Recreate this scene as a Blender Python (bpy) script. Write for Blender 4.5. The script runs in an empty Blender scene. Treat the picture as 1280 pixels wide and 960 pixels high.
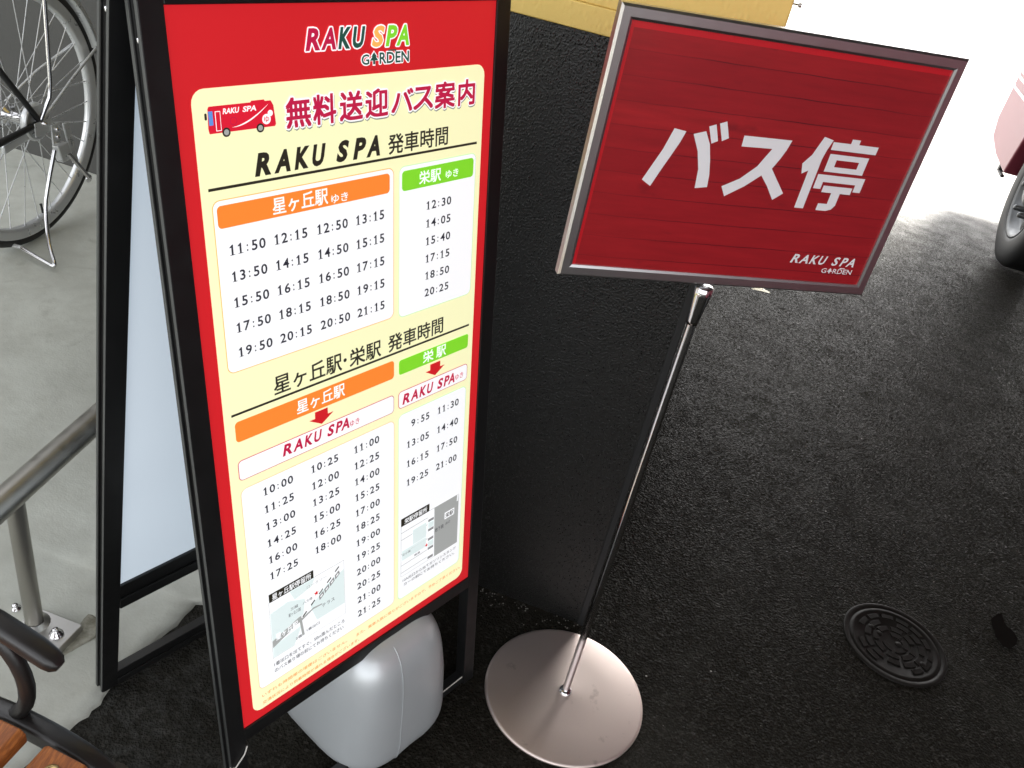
import bpy, bmesh, math, random
from mathutils import Vector, Matrix
random.seed(7)
S = bpy.context.scene
COL = S.collection
R = math.radians
PI = math.pi

# ---------------------------------------------------------------- camera
cd = bpy.data.cameras.new('camera')
cam = bpy.data.objects.new('camera', cd); COL.objects.link(cam); S.camera = cam
cd.sensor_fit = 'HORIZONTAL'; cd.sensor_width = 36.0; cd.lens = 36.0*1093/1280
cd.clip_start = 0.02; cd.clip_end = 2000
rt = Vector((0.97576781, 0.21880854, 0.0)); fw = Vector((0.1188, -0.5297, 0.8398)); up = Vector((0.1838, -0.8195, -0.5428))
camx = Vector((rt[0], fw[0], up[0])).normalized()
camz = -Vector((rt[2], fw[2], up[2])).normalized()
camy = camz.cross(camx).normalized(); camx = camy.cross(camz)
m = Matrix((camx, camy, camz)).transposed().to_4x4(); m.translation = Vector((0, 0, 1.35))
cam.matrix_world = m

# ---------------------------------------------------------------- sky, sun, exposure
SUN_EL, SUN_AZ = R(38), R(60)          # azimuth measured from +x towards +y
w = bpy.data.worlds.new('World'); S.world = w; w.use_nodes = True
nt = w.node_tree; nt.nodes.clear()
sky = nt.nodes.new('ShaderNodeTexSky'); sky.sky_type = 'NISHITA'; sky.sun_disc = False
sky.sun_elevation = SUN_EL; sky.sun_rotation = PI/2-SUN_AZ
sky.air_density = 1.0; sky.dust_density = 4.0; sky.ozone_density = 1.0
hs = nt.nodes.new('ShaderNodeHueSaturation'); hs.inputs['Saturation'].default_value = 0.12
bg = nt.nodes.new('ShaderNodeBackground'); bg.inputs['Strength'].default_value = 0.15
ow = nt.nodes.new('ShaderNodeOutputWorld')
nt.links.new(sky.outputs[0], hs.inputs['Color']); nt.links.new(hs.outputs[0], bg.inputs[0]); nt.links.new(bg.outputs[0], ow.inputs[0])
sl = bpy.data.lights.new('sun', 'SUN'); sl.energy = 4.6; sl.angle = R(9); sl.color = (1.0, .96, .9)
so = bpy.data.objects.new('sun', sl); COL.objects.link(so)
sd = Vector((math.cos(SUN_EL)*math.cos(SUN_AZ), math.cos(SUN_EL)*math.sin(SUN_AZ), math.sin(SUN_EL)))
so.rotation_euler = sd.to_track_quat('Z', 'Y').to_euler(); so.location = sd*20
S.view_settings.view_transform = 'Standard'; S.view_settings.look = 'None'
S.view_settings.gamma = 1.0; S.view_settings.use_curve_mapping = False
S.view_settings.exposure = 2.35
S.cycles.max_bounces = 10; S.cycles.diffuse_bounces = 5; S.cycles.glossy_bounces = 5

# ---------------------------------------------------------------- materials
def mat(name, col, rough=.5, metal=0.0, spec=.5, coat=0.0, coat_rough=.1):
    ma = bpy.data.materials.new(name); ma.use_nodes = True
    b = ma.node_tree.nodes['Principled BSDF']
    b.inputs['Base Color'].default_value = (*col, 1); b.inputs['Roughness'].default_value = rough
    b.inputs['Metallic'].default_value = metal; b.inputs['Specular IOR Level'].default_value = spec
    b.inputs['Coat Weight'].default_value = coat; b.inputs['Coat Roughness'].default_value = coat_rough
    return ma
class NT:
    def __init__(s, ma): s.t = ma.node_tree; s.b = s.t.nodes['Principled BSDF']; s.n = s.t.nodes; s.tc = s.n.new('ShaderNodeTexCoord')
    def l(s, a, b): s.t.links.new(a, b)
    def map(s, scale=(1, 1, 1), rot=(0, 0, 0)):
        m_ = s.n.new('ShaderNodeMapping'); m_.inputs['Scale'].default_value = scale; m_.inputs['Rotation'].default_value = rot
        s.l(s.tc.outputs['Object'], m_.inputs[0]); return m_.outputs[0]
    def noise(s, sc, det=4, rough=.5, vec=None, dist=0):
        x = s.n.new('ShaderNodeTexNoise'); x.inputs['Scale'].default_value = sc; x.inputs['Detail'].default_value = det
        x.inputs['Roughness'].default_value = rough; x.inputs['Distortion'].default_value = dist
        s.l(vec if vec else s.tc.outputs['Object'], x.inputs['Vector']); return x.outputs['Fac']
    def vor(s, sc, vec=None, out='Distance', feat='F1', rnd=1):
        x = s.n.new('ShaderNodeTexVoronoi'); x.feature = feat; x.inputs['Scale'].default_value = sc; x.inputs['Randomness'].default_value = rnd
        s.l(vec if vec else s.tc.outputs['Object'], x.inputs['Vector']); return x.outputs[out]
    def ramp(s, f, stops):
        x = s.n.new('ShaderNodeValToRGB'); e = x.color_ramp.elements
        while len(e) < len(stops): e.new(.5)
        for i, (p, c) in enumerate(stops):
            e[i].position = p; e[i].color = (*c, 1) if isinstance(c, tuple) else (c, c, c, 1)
        s.l(f, x.inputs[0]); return x.outputs[0]
    def mix(s, f, a, b, mode='MIX'):
        x = s.n.new('ShaderNodeMix'); x.data_type = 'RGBA'; x.blend_type = mode
        for v, i in ((f, 0), (a, 6), (b, 7)):
            if isinstance(v, (int, float)): x.inputs[i].default_value = v if i == 0 else (v, v, v, 1)
            elif isinstance(v, tuple): x.inputs[i].default_value = (*v, 1)
            else: s.l(v, x.inputs[i])
        return x.outputs[2]
    def math(s, op, a, b=0.0, c=0.0):
        x = s.n.new('ShaderNodeMath'); x.operation = op
        for i, v in enumerate((a, b, c)):
            if isinstance(v, (int, float)): x.inputs[i].default_value = v
            else: s.l(v, x.inputs[i])
        return x.outputs[0]
    def bump(s, h, strength=.5, dist=.002, prev=None):
        x = s.n.new('ShaderNodeBump'); x.inputs['Strength'].default_value = strength; x.inputs['Distance'].default_value = dist
        s.l(h, x.inputs['Height'])
        if prev: s.l(prev, x.inputs['Normal'])
        s.l(x.outputs[0], s.b.inputs['Normal']); return x.outputs[0]
    def col(s, c): s.l(c, s.b.inputs['Base Color'])
    def rough(s, c): s.l(c, s.b.inputs['Roughness'])

def m_asphalt():
    ma = mat('asphalt', (.03, .03, .03), .4, spec=.02); n = NT(ma)
    big = n.noise(1.3, 5, .6); med = n.noise(9, 4, .6); fine = n.noise(260, 3, .7); ag = n.vor(330); ag2 = n.vor(170)
    c = n.ramp(fine, [(.3, (.0050, .0044, .0032)), (.7, (.0235, .0212, .0165))])
    c = n.mix(n.ramp(big, [(.35, 0.0), (.75, .5)]), c, (.014, .0125, .010))
    c = n.mix(n.ramp(n.noise(3.2, 6, .7, dist=.8), [(.50, 0.0), (.72, .55)]), c, (.040, .038, .032))
    c = n.mix(n.ramp(n.noise(95, 2, .5), [(.56, 0.0), (.66, .5)]), c, (.045, .042, .036))
    cellc = n.vor(60, out='Color'); sel = n.n.new('ShaderNodeSeparateColor'); n.l(cellc, sel.inputs[0])
    spk = n.math('MULTIPLY', n.math('LESS_THAN', n.vor(60), .13), n.math('GREATER_THAN', sel.outputs[0], .986))
    c = n.mix(spk, c, (.34, .33, .30))
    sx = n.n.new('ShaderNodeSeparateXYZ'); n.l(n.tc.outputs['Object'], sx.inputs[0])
    # daylight glare farther out put into the colour as a paler tone; dusty scuffs beside slab
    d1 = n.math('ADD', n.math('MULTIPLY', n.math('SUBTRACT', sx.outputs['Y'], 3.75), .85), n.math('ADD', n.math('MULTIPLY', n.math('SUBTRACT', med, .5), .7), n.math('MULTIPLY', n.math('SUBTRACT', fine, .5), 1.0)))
    glare = n.ramp(d1, [(.0, 0.0), (.35, .10), (.75, .55), (1.0, 1.0)])
    c = n.mix(glare, c, (.34, .34, .33))
    near = n.math('MULTIPLY', n.ramp(n.math('ADD', sx.outputs['X'], 1.0), [(.50, 1.0), (.80, 0.0)]), n.ramp(n.math('MULTIPLY', sx.outputs['Y'], .5), [(.5, 1.0), (.7, 0.0)]))
    scf = n.ramp(n.noise(28, 6, .75, dist=.6), [(.45, .15), (.72, 1.0)])
    c = n.mix(n.math('MULTIPLY', n.math('MULTIPLY', near, scf), .7), c, (.075, .075, .070)); n.col(c)
    gl = n.vor(190, out='Color'); gs = n.n.new('ShaderNodeSeparateColor'); n.l(gl, gs.inputs[0])
    gl2 = n.vor(430, out='Color'); gs2 = n.n.new('ShaderNodeSeparateColor'); n.l(gl2, gs2.inputs[0])
    wet = n.math('ADD', n.math('MULTIPLY', gs.outputs[1], .55), n.math('ADD', n.math('MULTIPLY', gs2.outputs[1], .45), n.math('MULTIPLY', n.math('SUBTRACT', med, .5), .5)))
    n.rough(n.math('MAXIMUM', n.ramp(wet, [(.15, .85), (.45, .60), (.70, .42), (.92, .22)]), n.math('MULTIPLY', glare, .7)))
    h = n.math('ADD', n.math('MULTIPLY', ag, .5), n.math('ADD', n.math('MULTIPLY', ag2, 1.1), n.math('MULTIPLY', fine, .4)))
    n.bump(n.math('ADD', h, n.math('MULTIPLY', med, .5)), .75, .0032)
    return ma
def m_concrete():
    ma = mat('grey_concrete', (.3, .3, .27), .7); n = NT(ma)
    a = n.noise(2.2, 6, .6); b = n.noise(14, 5, .65); f = n.noise(220, 2)
    c = n.ramp(a, [(.3, (.43, .44, .39)), (.7, (.57, .58, .52))])
    c = n.mix(n.ramp(b, [(.35, .35), (.6, 0.0)]), c, (.33, .325, .28))
    crk = n.vor(1.1, feat='DISTANCE_TO_EDGE', vec=None)
    st = n.ramp(n.noise(5.5, 5, .7, dist=1.2), [(.60, 0.0), (.74, .6)])
    c = n.mix(st, c, (.27, .265, .225)); n.col(c)
    n.bump(n.math('ADD', n.math('MULTIPLY', b, 1.0), n.math('MULTIPLY', f, .25)), .35, .004); return ma
def m_coat(name, c0, c1, strength=.8, scale=210, rough=.38):
    ma = mat(name, c0, rough); n = NT(ma)
    v = n.vor(scale, vec=n.map((1, 1, .55))); nz = n.noise(scale*.9, 2, .6); nb = n.noise(6, 4)
    n.col(n.mix(nb, c0, c1))
    h = n.math('ADD', n.math('MULTIPLY', n.math('SMOOTH_MIN', v, .45, .2), -1.2), n.math('MULTIPLY', nz, .7))
    if scale > 300:      # coarse wall coat: scattered droplets of set paint
        mv = n.map((1, 1, .6)); d1 = n.vor(270, vec=mv); cc = n.vor(270, vec=mv, out='Color'); sp_ = n.n.new('ShaderNodeSeparateColor'); n.l(cc, sp_.inputs[0])
        dome = n.math('MULTIPLY', n.math('MAXIMUM', n.math('SUBTRACT', .34, d1), 0.0), n.math('GREATER_THAN', sp_.outputs[0], .55))
        h = n.math('ADD', n.math('MULTIPLY', h, .55), n.math('MULTIPLY', dome, 4.5)); n.rough(n.ramp(dome, [(.0, .42), (.08, .27)]))
    n.bump(h, strength, .004); return ma
def m_metal(name, col, rough, sc=(1, 1, 1), amt=.1, metal=1.0):
    ma = mat(name, col, rough, metal); n = NT(ma)
    z = n.noise(40, 4, .6, vec=n.map(sc)); n.rough(n.ramp(z, [(.3, max(.02, rough-amt)), (.7, rough+amt)])); return ma
def m_brushed_disc():
    ma = mat('brushed_steel', (.62, .58, .55), .42, 1.0); n = NT(ma)
    z = n.noise(3, 3, .6); sp = n.noise(26, 4, .6)
    n.col(n.mix(n.ramp(sp, [(.64, 0.0), (.72, .6)]), (.76, .65, .60), (.52, .43, .39)))
    n.rough(n.ramp(z, [(.3, .44), (.7, .54)])); n.bump(n.noise(500, 2), .04, .0005); return ma
def m_wood_slat():
    ma = mat('orange_stained_wood', (.33, .09, .02), .5, coat=.15, coat_rough=.3); n = NT(ma)
    z = n.noise(22, 6, .6, vec=n.map((6, 1, 6))); z2 = n.noise(90, 4, .6, vec=n.map((5, .6, 5)))
    c = n.ramp(z, [(.3, (.26, .075, .016)), (.55, (.42, .135, .028)), (.8, (.50, .18, .045))])
    n.col(n.mix(n.ramp(z2, [(.45, .5), (.6, 0.0)]), c, (.12, .03, .01))); n.bump(z2, .15, .001); return ma
def m_board_print():
    ma = mat('red_plank_print', (.3, .01, .015), .32, coat=.9, coat_rough=.10); n = NT(ma)
    sp = n.n.new('ShaderNodeSeparateXYZ'); n.l(n.tc.outputs['Object'], sp.inputs[0])
    v = n.math('MULTIPLY', n.math('SUBTRACT', 1.2, sp.outputs['Z']), 1000.0)
    wob = n.math('MULTIPLY', n.math('SUBTRACT', n.noise(9, 3, .5, vec=n.map((1, 1, .3))), .5), 5.0)
    v = n.math('ADD', v, wob)
    fr = n.math('FRACT', n.math('DIVIDE', n.math('SUBTRACT', v, 3.5), 28.0))
    ln = n.math('LESS_THAN', n.math('ABSOLUTE', n.math('SUBTRACT', fr, .5)), .022)
    plank = n.math('FLOOR', n.math('DIVIDE', n.math('ADD', v, 10.5), 28.0))
    wn = n.n.new('ShaderNodeTexWhiteNoise'); wn.noise_dimensions = '1D'; n.l(plank, wn.inputs['W'])
    g = n.noise(30, 6, .65, vec=n.map((.35, .35, 3.2))); kn = n.noise(14, 3, .5, vec=n.map((1, 1, 2.4)))
    c = n.ramp(g, [(.25, (.29, .010, .013)), (.6, (.40, .014, .018)), (.85, (.48, .020, .022))])
    c = n.mix(n.math('MULTIPLY', wn.outputs[0], .35), c, (.22, .006, .012))
    c = n.mix(n.ramp(kn, [(.66, 0.0), (.78, .7)]), c, (.12, .006, .01))
    brk = n.ramp(n.noise(6, 3, .5, vec=n.map((1, 1, .1))), [(.38, .25), (.6, .85)])
    c = n.mix(n.math('MULTIPLY', ln, brk), c, (.06, .004, .008)); n.col(c); return ma

M = {}
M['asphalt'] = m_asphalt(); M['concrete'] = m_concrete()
M['blackcoat'] = m_coat('black_textured_wall_coat', (.0045, .0043, .0037), (.007, .0065, .0054), .8, 330)
M['yellow'] = m_coat('mustard_wall_paint', (.72, .52, .15), (.66, .47, .13), .25, 120, .6)
M['darkwall'] = m_coat('dark_grey_wall_paint', (.055, .055, .050), (.068, .066, .060), .2, 160, .7)
M['unseen_soffit'] = m_coat('unseen_soffit_paint', (.06, .056, .05), (.052, .049, .045), .15, 120, .8)
M['blackedge'] = mat('smooth_black_edge', (.008, .008, .008), .6)
M['white'] = mat('white_paint', (.8, .8, .8), .5)
M['frame'] = mat('satin_black_metal', (.010, .010, .010), .34); n = NT(M['frame']); n.rough(n.ramp(n.noise(30, 4), [(.3, .28), (.7, .45)]))
M['groove'] = mat('groove_grey_metal', (.05, .052, .05), .4)
M['backboard'] = mat('white_board', (.78, .82, .85), .45)
PR = dict(rough=.42, spec=.5)
M['p_red'] = mat('print_red', (.55, .013, .018), **PR); M['p_cream'] = mat('print_cream', (.85, .84, .50), **PR)
M['p_white'] = mat('print_white', (.86, .87, .88), **PR); M['p_orange'] = mat('print_orange', (.88, .22, .03), **PR)
M['p_green'] = mat('print_green', (.20, .62, .025), **PR); M['p_black'] = mat('print_black', (.02, .018, .012), **PR)
M['p_ink'] = mat('print_dark_ink', (.022, .022, .032), **PR); M['p_crimson'] = mat('print_crimson', (.46, .010, .055), **PR)
M['p_grey'] = mat('print_grey', (.33, .34, .33), **PR); M['p_pale'] = mat('print_pale_green', (.66, .75, .74), **PR)
M['p_dgreen'] = mat('print_dark_green', (.012, .07, .05), **PR); M['p_blue'] = mat('print_blue', (.10, .25, .62), **PR)
M['p_lorange'] = mat('print_light_orange', (.93, .42, .10), **PR); M['p_paleorange'] = mat('print_pale_orange', (.85, .50, .27), **PR)
M['p_lgreen'] = mat('print_light_green', (.50, .78, .42), **PR); M['p_busred'] = mat('print_bus_red', (.62, .01, .03), **PR)
M['p_shadow'] = mat('print_shadow_grey', (.20, .23, .19), **PR)
M['p_midgrey'] = mat('print_mid_grey', (.24, .24, .24), **PR)
BACKLIGHT = .135
for k_ in list(M):
    if k_.startswith('p_'):
        b_ = M[k_].node_tree.nodes['Principled BSDF']; b_.inputs['Emission Color'].default_value = b_.inputs['Base Color'].default_value[:]; b_.inputs['Emission Strength'].default_value = BACKLIGHT
b_ = M['backboard'].node_tree.nodes['Principled BSDF']; b_.inputs['Emission Color'].default_value = (.72, .86, 1, 1); b_.inputs['Emission Strength'].default_value = .085  # faint cool emission added to brighten the rear leaf's white backing
M['board'] = m_board_print(); M['b_red'] = mat('board_bright_red', (.62, .012, .02), .32, coat=.9, coat_rough=.1)
M['b_white'] = mat('board_white_letters', (.90, .88, .89), .32, coat=.9, coat_rough=.1)
M['alu'] = m_metal('brushed_aluminium', (.60, .60, .60), .34, (1, 1, 1), .015)
M['chrome'] = m_metal('chrome', (.72, .71, .72), .13, (1, 1, 1), .06)
M['disc'] = m_brushed_disc()
M['rail'] = m_metal('dull_steel_pipe', (.40, .385, .35), .42, (1, 1, .3), .08)
M['plate'] = m_metal('steel_plate', (.55, .54, .52), .38)
M['tank'] = mat('silver_grey_plastic', (.62, .65, .66), .36, .4, coat=.3, coat_rough=.25); n = NT(M['tank']); n.rough(n.ramp(n.noise(18, 5, .6), [(.35, .30), (.7, .44)])); n.bump(n.noise(420, 2), .06, .0006)
M['iron'] = mat('black_cast_iron', (.014, .012, .011), .38, coat=.3, coat_rough=.3); n = NT(M['iron']); n.bump(n.noise(70, 4, .6), .25, .002)
M['slat'] = m_wood_slat()
M['brass'] = m_metal('dull_brass', (.50, .36, .16), .35)
M['rubber'] = mat('black_rubber', (.018, .018, .018), .6); n = NT(M['rubber']); n.bump(n.noise(300, 2), .2, .001)
M['manhole'] = m_metal('cast_iron_lid', (.012, .0105, .009), .50, amt=.10, metal=0)
M['manhole'].node_tree.nodes['Principled BSDF'].inputs['Specular IOR Level'].default_value = .08
M['buspaint'] = mat('maroon_paint', (.20, .022, .045), .45, coat=.3, coat_rough=.25)
M['glass'] = mat('tinted_glass', (.02, .025, .03), .06)
M['plasticblack'] = mat('black_plastic', (.012, .012, .012), .5)
M['amber'] = mat('amber_lamp', (.85, .30, .03), .15, coat=1); M['redlamp'] = mat('red_lamp', (.5, .01, .01), .15, coat=1)
M['wheelsteel'] = m_metal('wheel_steel', (.70, .71, .71), .34, metal=.6)
M['buswheel'] = m_metal('worn_wheel_steel', (.13, .135, .14), .42, metal=.5)
M['leaf'] = mat('dry_leaf', (.55, .50, .32), .6); M['stone'] = mat('small_stones', (.16, .15, .13), .8)
M['mortar'] = mat('stained_mortar', (.24, .23, .18), .85); n = NT(M['mortar']); n.col(n.ramp(n.noise(35, 5, .7), [(.35, (.15, .14, .10)), (.65, (.36, .35, .29))])); n.bump(n.noise(60, 4), .5, .004)
M['cable'] = mat('white_cord', (.7, .68, .62), .5)
M['saddle'] = mat('black_vinyl', (.015, .015, .016), .4)
M['dark_patch'] = mat('dark_ground_patch', (.0065, .005, .004), .85, spec=.02)

# ---------------------------------------------------------------- mesh helpers
class MB:
    def __init__(s): s.v = []; s.f = []; s.m = []; s.mats = []; s.sm = []
    def mi(s, ma):
        if ma not in s.mats: s.mats.append(ma)
        return s.mats.index(ma)
    def add(s, vs, fs, ma, smooth=False):
        o = len(s.v); s.v += [tuple(p) for p in vs]; i = s.mi(ma)
        for f in fs: s.f.append([o+k for k in f]); s.m.append(i); s.sm.append(smooth)
        return s
    def build(s, name, parent=None, loc=None, bevel=0, weld=False, subsurf=0):
        me = bpy.data.meshes.new(name); me.from_pydata(s.v, [], s.f)
        for k in s.mats: me.materials.append(M[k])
        me.polygons.foreach_set('material_index', s.m); me.polygons.foreach_set('use_smooth', s.sm)
        me.validate(); me.update()
        b = bmesh.new(); b.from_mesh(me)
        if weld: bmesh.ops.remove_doubles(b, verts=b.verts, dist=1e-6)
        big = [f for f in b.faces if len(f.verts) > 4]
        if big: bmesh.ops.triangulate(b, faces=big)
        bmesh.ops.recalc_face_normals(b, faces=b.faces)
        b.to_mesh(me); b.free()
        o = bpy.data.objects.new(name, me); COL.objects.link(o)
        if parent: o.parent = parent
        if loc: o.location = loc
        if bevel:
            q = o.modifiers.new('bevel', 'BEVEL'); q.width = bevel; q.segments = 2; q.limit_method = 'ANGLE'; q.angle_limit = R(35)
        if subsurf:
            q = o.modifiers.new('sub', 'SUBSURF'); q.levels = subsurf; q.render_levels = subsurf
        return o
    def box(s, x0, x1, y0, y1, z0, z1, ma, tf=None):
        vs = [Vector((x, y, z)) for z in (z0, z1) for y in (y0, y1) for x in (x0, x1)]
        if tf: vs = [tf(*p) for p in vs]
        return s.add(vs, [(0, 2, 3, 1), (4, 5, 7, 6), (0, 1, 5, 4), (2, 6, 7, 3), (0, 4, 6, 2), (1, 3, 7, 5)], ma)
    def tube(s, pts, r, ma, n=12, cap=True, closed=False):
        pts = [Vector(p) for p in pts]; N = len(pts); rr = r if isinstance(r, (list, tuple)) else [r]*N
        vs = []; ref = None
        for i, p in enumerate(pts):
            if closed: t = (pts[(i+1) % N]-pts[i-1])
            else: t = pts[min(i+1, N-1)]-pts[max(i-1, 0)]
            t.normalize()
            if ref is None:
                ref = Vector((0, 0, 1)) if abs(t.z) < .9 else Vector((1, 0, 0))
            a = ref-t*ref.dot(t); a.normalize(); b_ = t.cross(a); ref = a
            for k in range(n):
                q = 2*PI*k/n; vs.append(p+(a*math.cos(q)+b_*math.sin(q))*rr[i])
        fs = []
        for i in range(N if closed else N-1):
            j = (i+1) % N
            for k in range(n): fs.append((i*n+k, i*n+(k+1) % n, j*n+(k+1) % n, j*n+k))
        s.add(vs, fs, ma, True)
        if cap and not closed:
            s.add(vs[:n], [tuple(range(n))[::-1]], ma); s.add(vs[-n:], [tuple(range(n))], ma)
        return s
    def lathe(s, prof, ma, n=48, origin=(0, 0, 0), axis='z', smooth=True, closed=False):
        o = Vector(origin); vs = []
        for (r, h) in prof:
            for k in range(n):
                q = 2*PI*k/n; a, b_ = r*math.cos(q), r*math.sin(q)
                vs.append(o+(Vector((a, b_, h)) if axis == 'z' else Vector((a, h, b_)) if axis == 'y' else Vector((h, a, b_))))
        fs = []; L = len(prof)
        for i in range(L if closed else L-1):
            j = (i+1) % L
            for k in range(n): fs.append((i*n+k, i*n+(k+1) % n, j*n+(k+1) % n, j*n+k))
        return s.add(vs, fs, ma, smooth)
    def prism(s, poly, h0, h1, ma, tf):
        n = len(poly); vs = [tf(x, y, h) for h in (h0, h1) for x, y in poly]
        fs = [tuple(range(n))[::-1], tuple(range(n, 2*n))]+[(k, (k+1) % n, n+(k+1) % n, n+k) for k in range(n)]
        return s.add(vs, fs, ma)

def smooth_line(p_, n_=4):
    out = []
    for i in range(len(p_)-1):
        a, b, c, d = p_[max(0, i-1)], p_[i], p_[i+1], p_[min(len(p_)-1, i+2)]
        for j in range(n_):
            t = j/n_; out.append(tuple(.5*((2*b[k])+(c[k]-a[k])*t+(2*a[k]-5*b[k]+4*c[k]-d[k])*t*t+(3*b[k]-a[k]-3*c[k]+d[k])*t**3) for k in range(len(b))))
    return out+[tuple(p_[-1])]
def P3(f): return lambda x, y, z: Vector(f(x, y, z))
def empty(name, loc=(0, 0, 0), rz=0):
    o = bpy.data.objects.new(name, None); COL.objects.link(o); o.location = loc; o.rotation_euler = (0, 0, rz); o.empty_display_size = .1; return o
def tag(o, label=None, cat=None, group=None, kind=None):
    if label: o['label'] = label
    if cat: o['category'] = cat
    if group: o['group'] = group
    if kind: o['kind'] = kind
    return o
def arc(cx, cy, r, a0, a1, n): return [(cx+r*math.cos(R(a0+(a1-a0)*k/n)), cy+r*math.sin(R(a0+(a1-a0)*k/n))) for k in range(n+1)]
def rr(s0, t0, s1, t1, r, n=5):
    return arc(s1-r, t1-r, r, 0, 90, n)+arc(s0+r, t1-r, r, 90, 180, n)+arc(s0+r, t0+r, r, 180, 270, n)+arc(s1-r, t0+r, r, 270, 360, n)

# ================================================================ SETTING
# asphalt sheet, finely divided near the viewer with gentle unevenness
def ground_h(x, y): return .0025*math.sin(3.1*x+1)*math.sin(2.7*y)+.0015*math.sin(7*x+2*y)
mb = MB()
xs = [-900, -60, -12, -6, -4]+[-3+.15*i for i in range(41)]+[4, 6, 12, 60, 900]
ys = [-900, -60, -10, -4, -2]+[-1+.15*i for i in range(51)]+[8, 12, 60, 900]
vs = [(x, y, min(0, ground_h(x, y)-.003) if abs(x) < 5 and abs(y) < 8 else -.003) for y in ys for x in xs]
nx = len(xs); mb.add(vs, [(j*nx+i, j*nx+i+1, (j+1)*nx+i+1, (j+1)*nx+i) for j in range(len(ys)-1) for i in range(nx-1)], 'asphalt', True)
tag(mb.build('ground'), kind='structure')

# concrete slab with a ramped edge that dies into the asphalt
SLAB = .10
edge = [(-.70, -3.0), (-.66, .2), (-.625, .62), (-.600, .74), (-.578, .80), (-.556, .845), (-.548, .90), (-.530, .945), (-.520, 1.00), (-.505, 1.045), (-.493, 1.10), (-.476, 1.104), (-.455, 1.112), (-.44, 1.3), (-.44, 2.9)]
_e = []
for i in range(len(edge)-1):
    (a, b), (c, d) = edge[i], edge[i+1]; k_ = max(1, int(math.hypot(c-a, d-b)/.012)) if .5 < b < 1.2 else 1
    for j in range(k_): t = j/k_; _e.append((a+(c-a)*t, b+(d-b)*t, i+t))
edge = _e+[(*edge[-1], len(edge)-1)]
def slab_h(d): t = min(1, max(0, d/.55)); return SLAB*(t*t*(3-2*t))
mb = MB(); cols = [0, .004, .03, .08, .14, .2, .26, .32, .38, .44, .5, .56, .8, 1.5, 3, 6]; rows = []
for (x, y, i) in edge:
    jx = x+random.uniform(-.0035, .0035)
    yi = y
    rows.append([((jx*(1-min(1, d/.3))+(-.55)*min(1, d/.3))-d, y*(1-min(1, d/.12))+yi*min(1, d/.12), (slab_h(d)+.003) if d > 0 else -.006) for d in cols])
vs = [p for r_ in rows for p in r_]; nc = len(cols)
mb.add(vs, [(j*nc+i, j*nc+i+1, (j+1)*nc+i+1, (j+1)*nc+i) for j in range(len(rows)-1) for i in range(nc-1)], 'concrete', True)
tag(mb.build('concrete_slab'), kind='structure')

# ---- black and yellow wall
WD = Vector((-.9826, .1856, 0)); WN = Vector((-.1856, -.9826, 0))    # along the wall (to the left), out of the wall (to the viewer)
CORN = Vector((.250, 1.2606, 0))
wt = empty('entrance_wall', CORN, math.atan2(-WD.y, -WD.x))          # local x runs right, -y towards the viewer
tag(wt, 'wall with rough black lower part and mustard yellow upper part behind the bus stop sign', 'wall')
mb = MB(); mb.box(-.80, -.013, .004, 1.35, -.02, 1.1065, 'blackcoat'); mb.build('black_base', wt)
mb = MB(); mb.box(-.013, 0, .001, 1.35, -.02, 1.1065, 'blackedge'); mb.build('corner_trim', wt, bevel=.002)
mb = MB(); mb.box(-.80, -.001, .006, 1.35, 1.1065, 1.142, "yellow"); mb.box(-.80, -.001, .010, 1.35, 1.142, 2.75, 'yellow'); mb.build('yellow_upper', wt, bevel=.002)
for (x, z) in ((.009, 1.203), (.017, 1.228)):
    b = MB(); b.lathe([(.0012, -x-.002), (.0012, -.003), (.003, -.003), (.003, .001), (0, .001)], 'plate', 10, (x, .020, z), 'x'); b.build('bolt', wt)

# ---- dark wall behind the bicycle
bw = empty('rear_wall', (-.45, 2.42, 0), math.atan2(-WD.y, -WD.x))
tag(bw, 'plain dark grey wall behind the parked bicycle', 'wall')
mb = MB(); mb.box(-7, .55, 0, .2, -.1, 2.9, "darkwall"); mb.build('wall_face', bw)

# ---- covered entrance: soffit above (out of view, gives the shade), its edges set to shape the daylight
cn = empty("unseen_entrance_canopy", (0, 0, 2.75)); tag(cn, 'flat unseen soffit of the covered entrance, sized for the shade over the signs', 'canopy')
mb = MB(); mb.box(-.9, 8.5, -.55, 6.9, 0, .25, 'unseen_soffit'); mb.build('unseen_soffit', cn)

# ================================================================ A-FRAME TIMETABLE SIGN
UX = Vector((.5666, .824, 0)); AO = Vector((-.2215, .6864, 0))
AF = empty('a_frame_sign', AO, math.atan2(UX.y, UX.x))
tag(AF, 'black A-frame board with red and cream bus timetable standing beside the black wall', 'sign board')
AL = math.atan(.164); CA, SA = math.cos(AL), math.sin(AL); LT = 1.163
PW, PH = .447, .911
def F(s, t, d):     # metres: along, down from the poster's top, out of the panel
    L = LT-t; return Vector((s, L*SA-d*CA, L*CA+d*SA))
def fbox(mb, s0, s1, t0, t1, d0, d1, ma): return mb.box(s0, s1, t0, t1, d0, d1, ma, F)
def rail_profile(width, depth, side):
    # cross-section polygon (a = across the face from outer side, b = depth), with a groove in the outer side
    g0, g1, gd = depth*.28, depth*.72, .0035
    return [(0, 0), (0, -g0), (gd, -g0), (gd, -g1), (0, -g1), (0, -depth), (width, -depth), (width, 0)]
TOPT = -.030
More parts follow.
